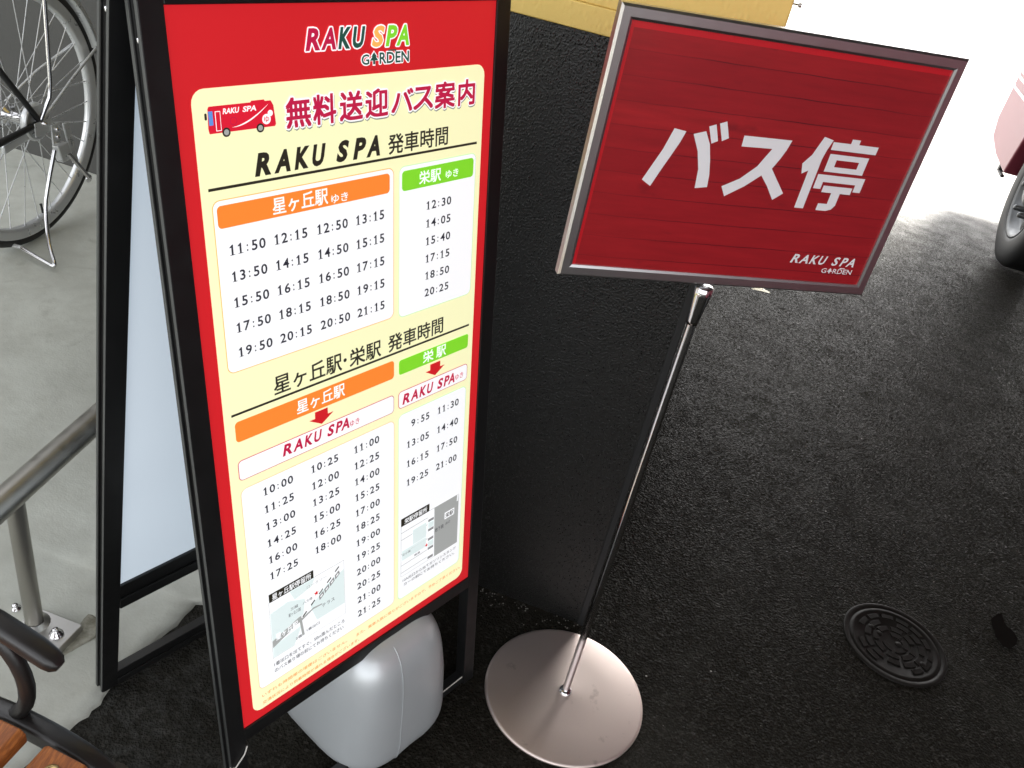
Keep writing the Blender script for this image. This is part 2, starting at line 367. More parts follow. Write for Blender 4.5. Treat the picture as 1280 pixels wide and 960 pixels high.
for side in (0, 1):
    mb = MB(); pr = rail_profile(.025, .021, side)
    def tf(a, b, t, side=side): s = (-.025+a) if side == 0 else (PW+.025-a); return F(s, t, .003+b)
    mb.prism(pr, TOPT, LT, 'frame', tf); fr = mb.build('side_rail', AF, bevel=.0008)
    g = MB()
    for b0, b1 in ((-.0002, -.0055), (-.0155, -.0208)):
        s = -.0252 if side == 0 else PW+.0252; s2 = s+(.0004 if side == 0 else -.0004)
        g.box(min(s, s2), max(s, s2), TOPT+.01, LT-.002, .003+b1, .003+b0, 'groove', F)
    g.build('ridge', fr)
    k = MB(); xk = -.0222 if side == 0 else PW+.0222
    k.lathe([(0, -.0015), (.002, -.0015), (.003, 0), (.003, .001)], 'chrome', 10, F(xk, .03, -.0075), 'x'); k.build('screw', fr)
mb = MB(); fbox(mb, 0, PW, TOPT, 0, -.018, .003, 'frame'); mb.build('top_rail', AF, bevel=.001)
mb = MB(); fbox(mb, 0, PW, PH, PH+.022, -.018, .003, 'frame'); mb.build('middle_rail', AF, bevel=.001)
mb = MB(); fbox(mb, 0, PW, LT-.022, LT-.004, -.016, .001, 'frame'); mb.build('bottom_rail', AF, bevel=.001)
mb = MB(); mb.tube([F(.28, LT-.0225, .0025), F(PW-.005, LT-.0225, .0025)], .0011, 'cable', 6); mb.build('cord', AF)
mb = MB(); mb.tube([F(-.026, .966, .000), F(-.02, .967, .0045), F(-.005, .952, .0055), F(.001, .942, .004)], .0011, 'cable', 6); mb.build('cord', AF)
# poster and its print -------------------------------------------------------------
mb = MB(); mb.add([F(0, 0, 0), F(PW, 0, 0), F(PW, PH, 0), F(0, PH, 0)], [(0, 1, 2, 3)], 'p_red'); poster = mb.build('poster', AF)
mb = MB(); fbox(mb, -.001, PW+.001, -.001, PH+.001, -.014, -.002, 'blackedge'); mb.build('light_panel', AF)
txt_cache = {}
def glyphs(st, off=0.0, space=1.0):
    k = (st, off, space)
    if k not in txt_cache:
        cu = bpy.data.curves.new('t', 'FONT'); cu.body = st; cu.offset = off; cu.resolution_u = 3; cu.space_character = space
        o = bpy.data.objects.new('t', cu); COL.objects.link(o)
        dg = bpy.context.evaluated_depsgraph_get(); me = bpy.data.meshes.new_from_object(o.evaluated_get(dg))
        txt_cache[k] = ([(v.co.x, v.co.y) for v in me.vertices], [tuple(p.vertices) for p in me.polygons])
        bpy.data.objects.remove(o); bpy.data.meshes.remove(me); bpy.data.curves.remove(cu)
    return txt_cache[k]
class Print:
    """flat print laid on a surface: mapping map(s_mm, t_mm, d_m)"""
    def __init__(s, mp): s.mb = MB(); s.map = mp
    def poly(s, pts, ma, lay): s.mb.add([s.map(x, y, lay*.00016) for x, y in pts], [tuple(range(len(pts)))], ma); return s
    def text(s, st, s0, s1, t0, t1, ma, lay, bold=.012, shear=0.0, outline=None, space=1.0, shift=(0, 0), rise=0.0):
        cjk = any(ord(c_) > 0x2fff for c_ in st); V, Fc = glyphs(st, 0.0 if cjk else bold, space)
        sh = [(x+shear*y, y) for x, y in V]
        ax, bx = min(p[0] for p in sh), max(p[0] for p in sh); ay, by = min(p[1] for p in sh), max(p[1] for p in sh)
        kx, ky = (s1-s0)/(bx-ax), (t1-t0)/(by-ay)
        def out(vs, fs, mat_, lay_, dx=0, dy=0):
            pts = []
            for x, y in vs:
                xx = s0+(x+shear*y-ax)*kx; yy = t1-(y-ay)*ky; pts.append(s.map(xx+dx, yy+dy+rise*(xx-s0), lay_*.00016))
            s.mb.add(pts, fs, mat_)
        hgt = t1-t0
        if outline:
            oma, ow_, sma = outline
            if sma:
                for k_ in range(8): out(V, Fc, sma, lay+.1*k_, .5+ow_*math.cos(k_*PI/4), 1.5+ow_*math.sin(k_*PI/4))
            for k_ in range(12): out(V, Fc, oma, lay+1+.08*k_, ow_*math.cos(k_*PI/6), ow_*math.sin(k_*PI/6))
        L2 = lay+2.2 if outline else lay
        if cjk and bold > 0:
            e_ = bold*hgt*.75
            for k_ in range(4): out(V, Fc, ma, L2+.1*k_, e_*math.cos((k_+.5)*PI/2), e_*math.sin((k_+.5)*PI/2))
        out(V, Fc, ma, L2+.4); return s
    def build(s, name, parent): return s.mb.build(name, parent)
PM = lambda s, t, d: F(s/1000, t/1000, d+.0001)
# boxes
p = Print(PM)
p.poly(rr(18, 74, 431, 897, 14), 'p_cream', 1); p.build('cream_panel', poster)
for (a, b, c, d_, oc, r_) in ((29, 183, 276, 379, 'p_lorange', 9), (284, 184, 422, 383, 'p_lgreen', 9), (30, 533, 277, 862, 'p_paleorange', 9), (284, 530, 422, 863, 'p_lgreen', 9)):
    p = Print(PM); p.poly(rr(a, b, c, d_, r_), oc, 2); p.poly(rr(a+1, b+1, c-1, d_-1, r_-1), 'p_white', 3); p.build('timetable_box', poster)
for (a, b, c, d_) in ((30, 493, 276, 521), (284, 493, 422, 520)):
    p = Print(PM); p.poly(rr(a, b, c, d_, 6), 'p_crimson', 4); p.poly(rr(a+.9, b+.9, c-.9, d_-.9, 5.2), 'p_white', 5); p.build('route_box', poster)
p = Print(PM)
for q_, c_ in ((rr(34, 189, 269, 213, 5), 'p_orange'), (rr(289, 190, 417, 215, 5), 'p_green'), (rr(31, 441, 276, 468, 5), 'p_orange'), (rr(285, 445, 421, 467, 4), 'p_green')):
    p = Print(PM); p.poly(q_, c_, 4); p.build('heading_bar', poster)
p = Print(PM)
p.poly([(27, 170), (422, 170), (422, 173), (27, 173)], 'p_black', 2); p.build('ruled_line', poster); p = Print(PM); p.poly([(28, 430), (422, 430), (422, 433), (28, 433)], 'p_black', 2)
p.build('ruled_line', poster)
for cx in (153, 354):
    p = Print(PM); p.poly([(cx-10, 470), (cx+10, 470), (cx+10, 479), (cx+19, 479), (cx, 490), (cx-19, 479), (cx-10, 479)], 'p_red', 7); p.build('arrow', poster)
# logo on the red
p = Print(PM)
x = 151
for ch, a, b, c in (('R', 153, 172, 'p_crimson'), ('A', 173, 193, 'p_crimson'), ('K', 196, 214, 'p_dgreen'), ('U', 216, 234, 'p_dgreen'), ('S', 243, 262, 'p_lorange'), ('P', 263, 281, 'p_green'), ('A', 279, 299, 'p_green')):
    p.text(ch, a, b, 24, 46, c, 2, .040, .22, outline=('p_white', 1.5, None)); p.build('logo_letter', poster); p = Print(PM)
p.text('G', 228, 239, 53, 64, 'p_dgreen', 2, .02, outline=('p_white', 1.2, None))
tri = [(246, 51), (250, 56), (248.6, 56), (252, 60), (247.5, 60), (247.5, 64), (244.5, 64), (244.5, 60), (240, 60), (243.4, 56), (242, 56)]
p.poly([(246+(a-246)*1.35, 58+(b-58)*1.25) for a, b in tri], 'p_white', 3); p.poly(tri, 'p_dgreen', 5)
p.text('RDEN', 254, 299, 52, 64, 'p_dgreen', 2, .02, outline=('p_white', 1.2, None))
p.poly([(267, 49.6), (279, 49.6), (279, 52), (277.6, 52), (277.6, 51), (267, 51)], 'p_dgreen', 5)
p.build('logo', poster)
# title
p = Print(PM)
class PT(Print):        # every text call becomes a piece of its own
    def __init__(s, mp, nm, par): s.map = mp; s.nm = nm; s.par = par
    def text(s, *a, **k): q = Print(s.map); q.text(*a, **k); q.build(s.nm, s.par); return s
    def build(s, *a): return None
for ch, a, b in zip('無料送迎バス案内', (125, 160, 196, 233, 272, 307, 343, 384), (156, 190, 228, 266, 306, 339, 377, 413)):
    p.text(ch, a, b, 91 if ch not in 'バス' else 94, 121 if ch not in 'バス' else 119, 'p_crimson', 3, .052, outline=('p_white', 2.7, 'p_shadow')); p.build('title_letter', poster); p = Print(PM)
# headings
p = PT(PM, 'heading_letter', poster)
for ch, a, b in (('R', 82, 102), ('A', 106, 127), ('K', 132, 153), ('U', 156, 175), ('S', 189, 208), ('P', 213, 233), ('A', 233, 254)):
    p.text(ch, a, b, 142, 166, 'p_black', 3, .05, .25)
p.text('発車時間', 267, 367, 144, 167, 'p_black', 3, .028)
p.text('星ヶ丘駅', 87, 188, 402, 426, 'p_black', 3, .028); p.text('・', 191, 196, 411.5, 416.5, 'p_black', 3, .03)
p.text('栄駅', 201, 253, 403, 427, 'p_black', 3, .028); p.text('発車時間', 266, 368, 403, 427, 'p_black', 3, .028)
p = PT(PM, 'station_lettering', poster)
p.text('星ヶ丘駅', 101, 175, 192, 210, 'p_white', 6, .028); p.text('ゆき', 180, 204, 201, 211, 'p_white', 6, .02)
p.text('栄駅', 318, 356, 194.5, 211, 'p_white', 6, .028); p.text('ゆき', 365, 388, 200, 210, 'p_white', 6, .02)
p.text('星ヶ丘駅', 117, 191, 445, 463, 'p_white', 6, .028); p.text('栄', 330, 350, 447, 464, 'p_white', 6, .028); p.text('駅', 356, 375, 447, 464, 'p_white', 6, .028)
p = PT(PM, 'route_lettering', poster)
for a, b, L_, t0, t1 in ((92, 193, None, 497, 513), (291, 391, None, 499, 515)):
    ww = (b-a)
    for ch, u0, u1 in (('R', 0, .155), ('A', .18, .35), ('K', .375, .55), ('U', .565, .72), ('S', 0, 0), ('P', 0, 0)): pass
    for ch, u0, u1 in (('R', 0, .14), ('A', .155, .30), ('K', .325, .46), ('U', .475, .60), ('S', .68, .80), ('P', .81, .93), ('A', .90, 1.04)):
        p.text(ch, a+ww*u0, a+ww*u1, t0, t1, 'p_crimson', 7, .035, .22)
p.text('ゆき', 198, 214, 504, 513, 'p_crimson', 7, .005); p.text('ゆき', 396, 413, 504, 513, 'p_crimson', 7, .005)
# times
def digits(st, a, b, y0, y1, P_):
    w0 = max(p_[0] for p_ in glyphs('0', .006)[0])-min(p_[0] for p_ in glyphs('0', .006)[0]); cell = (b-a)/len(st); gw = cell*.82
    for i, ch in enumerate(st):
        if ch == '1':
            c_ = a+cell*(i+.5); hh_ = y1-y0; e_ = gw*.14
            P_.poly([(c_-e_, y0+hh_*.26), (c_-e_*2.7, y0+hh_*.30), (c_-e_*2.7, y0+hh_*.20), (c_, y0), (c_+e_, y0), (c_+e_, y0+hh_*.94), (c_+e_*2.6, y0+hh_*.95), (c_+e_*2.6, y1), (c_-e_*2.6, y1), (c_-e_*2.6, y0+hh_*.95), (c_-e_, y0+hh_*.94)], 'p_ink', 4); continue
        gx = glyphs(ch, .006)[0]; w1 = (max(p_[0] for p_ in gx)-min(p_[0] for p_ in gx))/w0*gw; w1 = min(w1, gw)
        c_ = a+cell*(i+.5); P_.text(ch, c_-w1/2, c_+w1/2, y0, y1, 'p_ink', 4, .018)
def times(tbl, colx, t0, dt, h, wd):
    for r_, row in enumerate(tbl):
        for c_, st in enumerate(row):
            if not st: continue
            x0, x1 = colx[c_], colx[c_]+wd
            if len(st) == 4: x0 += wd*.18
            # digits and a spaced colon
            hh, mm = st.split(':'); P_ = Print(PM)
            y0 = t0+dt*r_
            digits(hh, x0, x0+(x1-x0)*(.42 if len(hh) == 2 else .26), y0, y0+h, P_)
            cx = x0+(x1-x0)*(.495 if len(hh) == 2 else .37)
            P_.text(':', cx-.9, cx+.9, y0+h*.28, y0+h*.93, 'p_ink', 4, .01)
            digits(mm, x1-(x1-x0)*(.42 if len(hh) == 2 else .5), x1, y0, y0+h, P_); P_.build('departure_time', poster)
times([['11:50', '12:15', '12:50', '13:15'], ['13:50', '14:15', '14:50', '15:15'], ['15:50', '16:15', '16:50', '17:15'], ['17:50', '18:15', '18:50', '19:15'], ['19:50', '20:15', '20:50', '21:15']], (43, 99, 157, 214), 232, 29.6, 11.6, 47)
times([['12:30'], ['14:05'], ['15:40'], ['17:15'], ['18:50'], ['20:25']], (330,), 234.5, 23.8, 11, 47.5)
times([['10:00'], ['11:25'], ['13:00'], ['14:25'], ['16:00'], ['17:25']], (59.5,), 545, 26.3, 11.6, 46.5)
times([['10:25'], ['12:00'], ['13:25'], ['15:00'], ['16:25'], ['18:00']], (132,), 545, 26, 11.6, 46.5)
times([[q] for q in '11:00 12:25 14:00 15:25 17:00 18:25 19:00 19:25 20:00 20:25 21:00 21:25'.split()], (203,), 546, 26.0, 11.6, 46.5)
times([['9:55', '11:30'], ['13:05', '14:40'], ['16:15', '17:50'], ['19:25', '21:00']], (299.5, 360.5), 546, 32.6, 11.6, 46.5)
# bus picture
p = Print(PM)
p.poly([(36, 91), (83, 91), (84, 89.5), (99, 89.5), (100, 91), (107, 91), (110, 96), (112, 115), (110.5, 117), (34.5, 117), (33.5, 112), (34.5, 93)], 'p_busred', 2)
p.poly([(34.5, 95.5), (39.5, 95.5), (39.5, 109), (35, 109)], 'p_blue', 3); p.poly(rr(30.5, 97, 33, 103.5, 1), 'p_black', 3)
p.poly([(42, 96), (48, 96), (48, 115), (42, 115)], 'p_white', 3); p.poly([(42.7, 96.7), (47.3, 96.7), (47.3, 114.3), (42.7, 114.3)], 'p_busred', 4)
for a, b in (((60, 112.6), (60, 113.6)),): pass
sw = [(60+44*q, 113-3.4*q*q*0-(19*(q**1.6))) for q in [i/10 for i in range(11)]]
p.poly([(x, y) for x, y in sw]+[(x, y+1.6*math.sin(PI*i/10)+.1) for i, (x, y) in list(enumerate(sw))[::-1]], 'p_white', 3)
p.poly(arc(100.5, 109, 5.2, 0, 350, 20), 'p_white', 4); p.text('ゆ', 97.6, 103.4, 106, 112, 'p_busred', 5, .02)
p.poly(arc(105.5, 103.5, 3.2, 0, 350, 14), 'p_white', 4)
p.poly(arc(62, 107, 4.1, 0, 350, 18), 'p_crimson', 3); p.poly(arc(62, 107, 3.4, 0, 350, 18), 'p_busred', 4)
for cx in (53, 92.5): p.poly(arc(cx, 117, 4.6, 0, 350, 20), 'p_black', 4); p.poly(arc(cx, 117, 2.9, 0, 350, 20), 'p_grey', 5)
p.text('RAKU', 50.5, 69.5, 94, 99.5, 'p_white', 4, .03, .2); p.text('SPA', 73, 89, 94, 99.5, 'p_white', 4, .03, .2)
p.build('bus_drawing', poster)
# maps
def cap(P, st, s0, s1, t0, t1, ma='p_ink', off=.004): P.text(st, s0, s1, t0, t1, ma, 6, off)
p = Print(PM)
p.poly([(55, 723), (181, 723), (181, 821), (55, 821)], 'p_grey', 4); p.poly([(55.5, 723.5), (180.5, 723.5), (180.5, 820.5), (55.5, 820.5)], 'p_white', 5)
p.poly([(56, 742), (84, 738), (112, 750), (108, 775), (80, 790), (56, 790)], 'p_pale', 6); p.poly([(120, 770), (150, 748), (180, 738), (180, 800), (130, 800)], 'p_pale', 6)
p.poly([(88, 724), (130, 724), (124, 736), (95, 742)], 'p_pale', 6); p.poly([(56, 800), (105, 792), (90, 820), (56, 820)], 'p_pale', 6)
p.poly([(56, 790), (100, 776), (104, 784), (56, 802)], 'p_grey', 7); p.text('星ヶ丘駅', 62, 98, 783, 793, 'p_white', 8, .03, rise=-.1)
p.poly([(100, 776), (104, 776), (108, 812), (104, 812)], 'p_grey', 7); p.poly([(100, 782), (125, 774), (140, 776), (140, 778), (125, 777), (102, 786)], 'p_grey', 7)
for q in range(5):
    a = 106+q*14.5; b = 778-q*11.2; p.poly([(a, b), (a+7, b-5.4), (a+8, b-3.4), (a+1, b+2)], 'p_black', 8)
for q in range(4):
    a = 135+q*9.5; b = 764-q*6.6; p.poly([(a, b-4), (a+8, b-9), (a+9, b-2), (a+1, b+4)], 'p_midgrey', 8); p.poly([(a+2, b-2), (a+6, b-5), (a+7, b-3), (a+3, b)], 'p_white', 9)
star = [(131+(4.2 if k % 2 == 0 else 1.8)*math.sin(PI*k/5), 752-(4.2 if k % 2 == 0 else 1.8)*math.cos(PI*k/5)) for k in range(10)]
p.poly(star, 'p_red', 9)
cap(p, 'バス停', 108, 124, 754, 759); cap(p, '三越', 88, 100, 752, 757); cap(p, '星ヶ丘三越', 84, 104, 760, 766); cap(p, 'ロータリー', 116, 150, 731, 736, 'p_grey'); cap(p, 'テラス', 140, 162, 778, 784); cap(p, '1番出口', 112, 134, 805, 810); cap(p, '2番', 93, 104, 808, 813)
p.poly([(56, 710), (128, 710), (128, 723.5), (56, 723.5)], 'p_black', 6); p.text('星ヶ丘駅停留所', 61, 124, 712, 722, 'p_white', 7, .02)
p.build('route_map', poster)
p = Print(PM)
p.poly([(290, 723), (415, 723), (415, 819), (290, 819)], 'p_grey', 4); p.poly([(290.6, 723.6), (414.4, 723.6), (414.4, 818.4), (290.6, 818.4)], 'p_white', 5)
p.poly([(360, 723), (414.4, 723), (414.4, 818.4), (362, 818.4)], 'p_grey', 6); p.poly([(411, 723), (414, 723), (413, 735), (410, 735)], 'p_white', 7)
for b in (735, 748, 775, 797, 811): p.poly([(290.6, b), (346, b-1), (346, b), (290.6, b+1)], 'p_grey', 6)
p.poly([(314, 741), (343, 741), (343, 769), (314, 769)], 'p_pale', 7); p.poly([(292, 770), (343, 770), (343, 788), (292, 788)], 'p_pale', 6)
for q in range(5): p.poly([(347, 727+q*18), (359, 727+q*18), (359, 738+q*18), (347, 738+q*18)], 'p_pale' if q % 2 else 'p_white', 7); p.poly([(347, 739+q*18), (359, 739+q*18), (359, 744+q*18), (347, 744+q*18)], 'p_midgrey', 7)
star = [(344+(3.8 if k % 2 == 0 else 1.6)*math.sin(PI*k/5), 786-(3.8 if k % 2 == 0 else 1.6)*math.cos(PI*k/5)) for k in range(10)]; p.poly(star, 'p_red', 9)
p.poly(rr(383, 744, 405, 757, 1), 'p_white', 8); p.text('栄駅', 385, 403, 746, 755, 'p_black', 9, .02)
cap(p, '地下鉄', 362, 382, 764, 772); cap(p, '出口', 386, 396, 764, 769); cap(p, '三井ビル', 318, 338, 753, 757); cap(p, '中日ビル', 316, 340, 762, 767); cap(p, '広小路', 293, 310, 776, 780); cap(p, '錦通', 318, 330, 790, 794)
p.poly([(290, 709.5), (349, 709.5), (349, 723.5), (290, 723.5)], 'p_black', 6); p.text('栄駅停留所', 297, 344, 712, 721.5, 'p_white', 7, .02)
p.build('route_map', poster)
p = PT(PM, 'small_print', poster)
cap(p, '1番出口を出てすぐ、50m進んだところ', 56, 178, 829, 836); cap(p, 'のバス乗り場の前にてお待ちください', 56, 176, 840, 847)
cap(p, '10A出口から出てガソリンスタンド', 294, 412, 825, 831); cap(p, 'カーの前にてお待ちください。', 296, 409, 834, 840)
p.text('いずれも時間帯の増便はございません。', 33, 182, 871, 877, 'p_orange', 6, .004); p.text('また、乗車人数に限りがございますので、予めご了承ください。', 200, 425, 873, 879, 'p_orange', 6, .004)
p.text('交通状況により到着時間が遅れる場合がございます。', 33, 205, 884, 890, 'p_orange', 6, .004)

# rear leaf ---------------------------------------------------------------------------
BT = math.atan(.148); CB, SB = math.cos(BT), math.sin(BT)
def G(s, l, d):     # l: length up from the foot, d: towards the front leaf
    return Vector((s, .385-l*SB-d*CB, l*CB-d*SB))
RL = 1.195
for side in (0, 1):
    mb = MB(); pr = rail_profile(.027, .021, side)
    def tf(a, b, t, side=side): s = (-.034+a) if side == 0 else (PW+.034-a); return G(s, t, b)
    mb.prism(pr, 0, RL, 'frame', tf); fr = mb.build('rear_side_rail', AF, bevel=.0008)
    g = MB()
    for b0, b1 in ((-.0002, -.0045), (-.0165, -.0208)):
        s = -.0342 if side == 0 else PW+.0342; s2 = s+(.0004 if side == 0 else -.0004)
        g.box(min(s, s2), max(s, s2), .003, RL-.01, b1, b0, 'groove', G)
    g.build('ridge', fr)
    k = MB(); xk = -.031 if side == 0 else PW+.031
    k.lathe([(0, -.0015), (.002, -.0015), (.003, 0), (.003, .001)], 'chrome', 10, G(xk, 1.145, -.0105), 'x'); k.build('screw', fr)
for nm, a, b in (('rear_top_rail', RL-.03, RL), ('rear_middle_rail', .222, .274), ('rear_bottom_rail', .004, .038)):
    mb = MB(); dd = .0; mb.box(-.007, PW+.007, a, b, -.018, -.002, 'frame', G)
    if nm != 'rear_top_rail': mb.box(-.007, PW+.007, a, a+(b-a)*.45, -.002, .002, 'frame', G)
    mb.build(nm, AF, bevel=.0012)
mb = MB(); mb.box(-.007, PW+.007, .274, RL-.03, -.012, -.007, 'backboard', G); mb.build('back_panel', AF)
mb = MB()
for s0 in (.04, PW-.10): mb = MB(); mb.box(s0, s0+.06, .190, .222, 1.178, 1.184, 'groove'); mb.build('hinge', AF)

# ---------------------------------------------------------------- water weight under the A-frame
def superbox(cx, cy, sx, sy, h, nu=56, nv=26):
    vs = []; fs = []
    for j in range(nv+1):
        q = j/nv                                     # 0 bottom centre .. 1 top centre
        a = -PI/2+PI*q; e = .38 if q > .5 else .20
        cz = math.copysign(abs(math.sin(a))**e, math.sin(a)); cr = abs(math.cos(a))**e if j not in (0, nv) else 0.0
        z = h*(.5+.5*cz); fz = z/h; tap = 1-.22*fz**2.2
        for k in range(nu):
            u = 2*PI*k/nu; e2 = .58
            x = math.copysign(abs(math.cos(u))**e2, math.cos(u)); y = math.copysign(abs(math.sin(u))**e2, math.sin(u))
            seam = -.0016 if abs(x*cr) < .012 else 0
            vs.append((cx+sx*.5*x*cr*tap, cy+sy*.5*y*cr*tap*(1-.10*fz)+(-seam), z))
    for j in range(nv):
        for k in range(nu): fs.append((j*nu+k, j*nu+(k+1) % nu, (j+1)*nu+(k+1) % nu, (j+1)*nu+k))
    return vs, fs
tk = empty('water_weight', AO, math.atan2(UX.y, UX.x)); tag(tk, 'rounded silver grey plastic water weight on the ground under the timetable board', 'weight')
mb = MB(); vs, fs = superbox(.279, .100, .236, .280, .240); mb.add(vs, fs, 'tank', True); mb.build('tank_body', tk, weld=True)
seam = []
for k in range(22):
    a = -PI/2+PI*(.22+.60*k/21); e = .38 if a > 0 else .20; cz = math.copysign(abs(math.sin(a))**e, math.sin(a)); cr = abs(math.cos(a))**e; z = .240*(.5+.5*cz); fz = z/.240
    seam.append((.279-.032+.014*fz, .100-.140*cr*(1-.22*fz**2.2)*(1-.10*fz)-.0002, z))
mb = MB(); mb.tube(seam, .0006, 'tank', 6); mb.build('mould_seam', tk)
mb = MB(); mb.lathe([(.022, .235), (.022, .262), (.019, .265), (0, .265)], 'plasticblack', 20, (.30, .12, 0)); mb.build('cap', tk)

# ================================================================ BUS STOP SIGN ON A STAND
BU = Vector((.9432, .3322, 0)); PB = Vector((.2226, 1.0811, 0))
ST = empty('bus_stop_sign', PB, math.atan2(BU.y, BU.x))
tag(ST, 'red bus stop placard in silver frame on thin pole with round steel base', 'sign')
mb = MB(); mb.lathe([(0, .011), (.02, .0095), (.08, .0065), (.145, .0042), (.1505, .003), (.1512, .0), (.149, -.001), (0, -.001)], 'disc', 96); mb.build('round_base', ST)
mb = MB(); mb.lathe([(.0125, .008), (.0125, .013), (.009, .016), (0, .016)], 'chrome', 24); mb.build('collar', ST)
mb = MB(); mb.lathe([(.0066, .012), (.0066, .83)], 'chrome', 24); mb.build('pole', ST)
mb = MB(); mb.lathe([(.0068, .812), (.0078, .812), (.0082, .818), (.0128, .858), (.0128, .869), (.0105, .8705), (0, .8705)], 'chrome', 28); mb.build('pole_holder', ST)
BW, BH = .4541, .3262
# board centre bottom relative to the pole
c0 = Vector((.0257, 1.0093, 0))-PB; L0 = Vector((c0.dot(BU), c0.dot(Vector((-BU.y, BU.x, 0))), 0)); BX, BY, BZ = L0.x, L0.y, .8738
def H(s, t, d): return Vector((BX+s, BY-d, BZ+BH-t))
fwid = .0155
def bar(p0, p1, in0, in1):      # mitred bar: outer edge p0-p1, inner edge in0-in1, chamfered section
    mb = MB(); pr = []
    for (o, i) in ((p0, in0), (p1, in1)):
        for f_, d in ((0, -.012), (0, -.001), (.18, .002), (.80, .002), (1, .0005), (1, -.012)):
            pr.append(H(o[0]+(i[0]-o[0])*f_, o[1]+(i[1]-o[1])*f_, d))
    fs = [(k, (k+1) % 6, 6+(k+1) % 6, 6+k) for k in range(6)]+[tuple(range(6)), tuple(range(6, 12))[::-1]]
    mb.add(pr, fs, 'alu'); return mb
cs = [(0, 0), (BW, 0), (BW, BH), (0, BH)]; ci = [(fwid, fwid), (BW-fwid, fwid), (BW-fwid, BH-fwid), (fwid, BH-fwid)]
for k in range(4): bar(cs[k], cs[(k+1) % 4], ci[k], ci[(k+1) % 4]).build('frame_bar', ST)
mb = MB(); mb.box(.004, BW-.004, .004, BH-.004, -.0115, -.0105, 'b_red', H); mb.build('back_plate', ST)
mb = MB(); mb.box(fwid-.003, BW-fwid+.003, fwid-.003, BH-fwid+.003, -.006, -.0015, 'b_red', H); ins = mb.build('placard', ST)
HM = lambda s, t, d: H(s/1000, t/1000, -.0015+d)
# plank print needs height-in-metres coordinates: mesh is in the sign's own metres
p = Print(HM); p.poly([(20.5, 23), (439, 23), (439, 311), (20.5, 311)], 'board', 1); p.build('plank_print', ins)
Wm = 'b_white'
p = Print(HM); p.poly([(101, 126), (117, 128), (113, 142), (106, 160), (98, 180), (91, 199), (78, 192), (86, 172), (94, 152)], Wm, 2)
p.poly([(127, 130), (142, 125), (152, 140), (159, 160), (164, 178), (166, 193), (150, 196), (147, 172), (139, 150)], Wm, 2)
p.poly([(144, 119), (152.5, 115.5), (161, 135), (153.5, 139)], Wm, 2); p.poly([(156.5, 114), (165, 110.5), (174, 130), (166, 134.5)], Wm, 2)
p.build('placard_letter', ins); p = Print(HM); p.poly([(193, 124.5), (259, 123.5), (256, 136), (251, 149), (245, 161), (257, 174), (273, 191), (261, 201), (247, 184), (234, 171), (216, 187), (193, 202.5), (185, 190), (206, 178), (224, 160), (236, 136.5), (194, 138)], Wm, 2)
p.build('placard_letter', ins); p = Print(HM); p.poly([(301, 114), (315, 117), (311, 130), (309, 142), (309, 208), (296, 208), (296, 158), (288, 163), (284, 150), (293, 138)], Wm, 2)
p.poly([(316, 119), (341, 119), (341, 113), (353, 113), (353, 119), (382, 119), (382, 129), (316, 129)], Wm, 2)
p.poly([(318, 134), (375, 134), (375, 157), (318, 157)], Wm, 2); p.poly([(330, 141), (363, 141), (363, 150), (330, 150)], 'board', 3)
p.poly([(312, 161), (382, 161), (382, 180), (371, 180), (371, 170.5), (323, 170.5), (323, 180), (312, 180)], Wm, 2)
p.poly([(326, 175), (369, 175), (369, 184), (354, 184), (354, 200), (350, 206), (343, 208.5), (328, 208.5), (328, 199), (341, 199), (341, 184), (326, 184)], Wm, 2)
p.build('placard_letter', ins)
p = Print(HM)
for ch, a, b in (('R', 321, 333), ('A', 334, 348), ('K', 350, 363), ('U', 364, 376), ('S', 385, 396), ('P', 398, 409), ('A', 408, 421)): p.text(ch, a, b, 272, 285, Wm, 2, .03, .25)
p.text('G', 374, 382, 289.5, 296.5, Wm, 2, .01); p.poly([(387+(a-246)*.7, 293+(b-58)*.62) for a, b in tri], Wm, 2); p.text('RDEN', 392, 422, 289.5, 296.5, Wm, 2, .01)
p.poly([(401, 287.6), (409, 287.6), (409, 289), (401, 289)], Wm, 2)
p.build('logo_lettering', ins)

# ================================================================ HANDRAIL
hr = empty('guard_rail', (-.720, .960, .0)); tag(hr, 'low steel pipe rail bolted to the concrete behind the bench', 'rail')
d_ = Vector((.0954, .9954, 0))
mb = MB(); a = Vector((0, 0, .33)); mb.tube([a+d_*(-.9), a-d_*.3, a+d_*.2, a+d_*.75], .0225, 'rail', 28); mb.build('pipe_rail', hr)
mb = MB(); mb.tube([(0, 0, .03), (0, 0, .32)], .0145, 'rail', 22); mb.build('post', hr)
def plate_at(y0):
    mb = MB(); c = Vector((.0, y0, .0)); ex = Vector((.985, -.17, 0)); ey = Vector((.17, .985, 0))
    q = [c+ex*a_+ey*b_ for a_, b_ in ((-.066, -.045), (.072, -.045), (.072, .030), (-.066, .030))]
    mb.add([(v.x, v.y, z) for z in (.014, .030) for v in q], [(3, 2, 1, 0), (4, 5, 6, 7), (0, 1, 5, 4), (1, 2, 6, 5), (2, 3, 7, 6), (3, 0, 4, 7)], 'plate')
    o = mb.build('base_plate', hr, bevel=.0015)
    for a_, b_ in ((-.045, .008), (.048, -.006)):
        v = c+ex*a_+ey*b_; b = MB(); b.lathe([(.012, .030), (.012, .033), (.009, .034), (.009, .038), (.0055, .039), (.0055, .044), (.004, .046), (0, .046)], 'chrome', 12, (v.x, v.y, 0)); b.build('bolt', o)
plate_at(0)
mb = MB(); mb.lathe([(.026, .0295), (.020, .033), (.0155, .036)], 'plate', 20); mb.build('weld', hr)
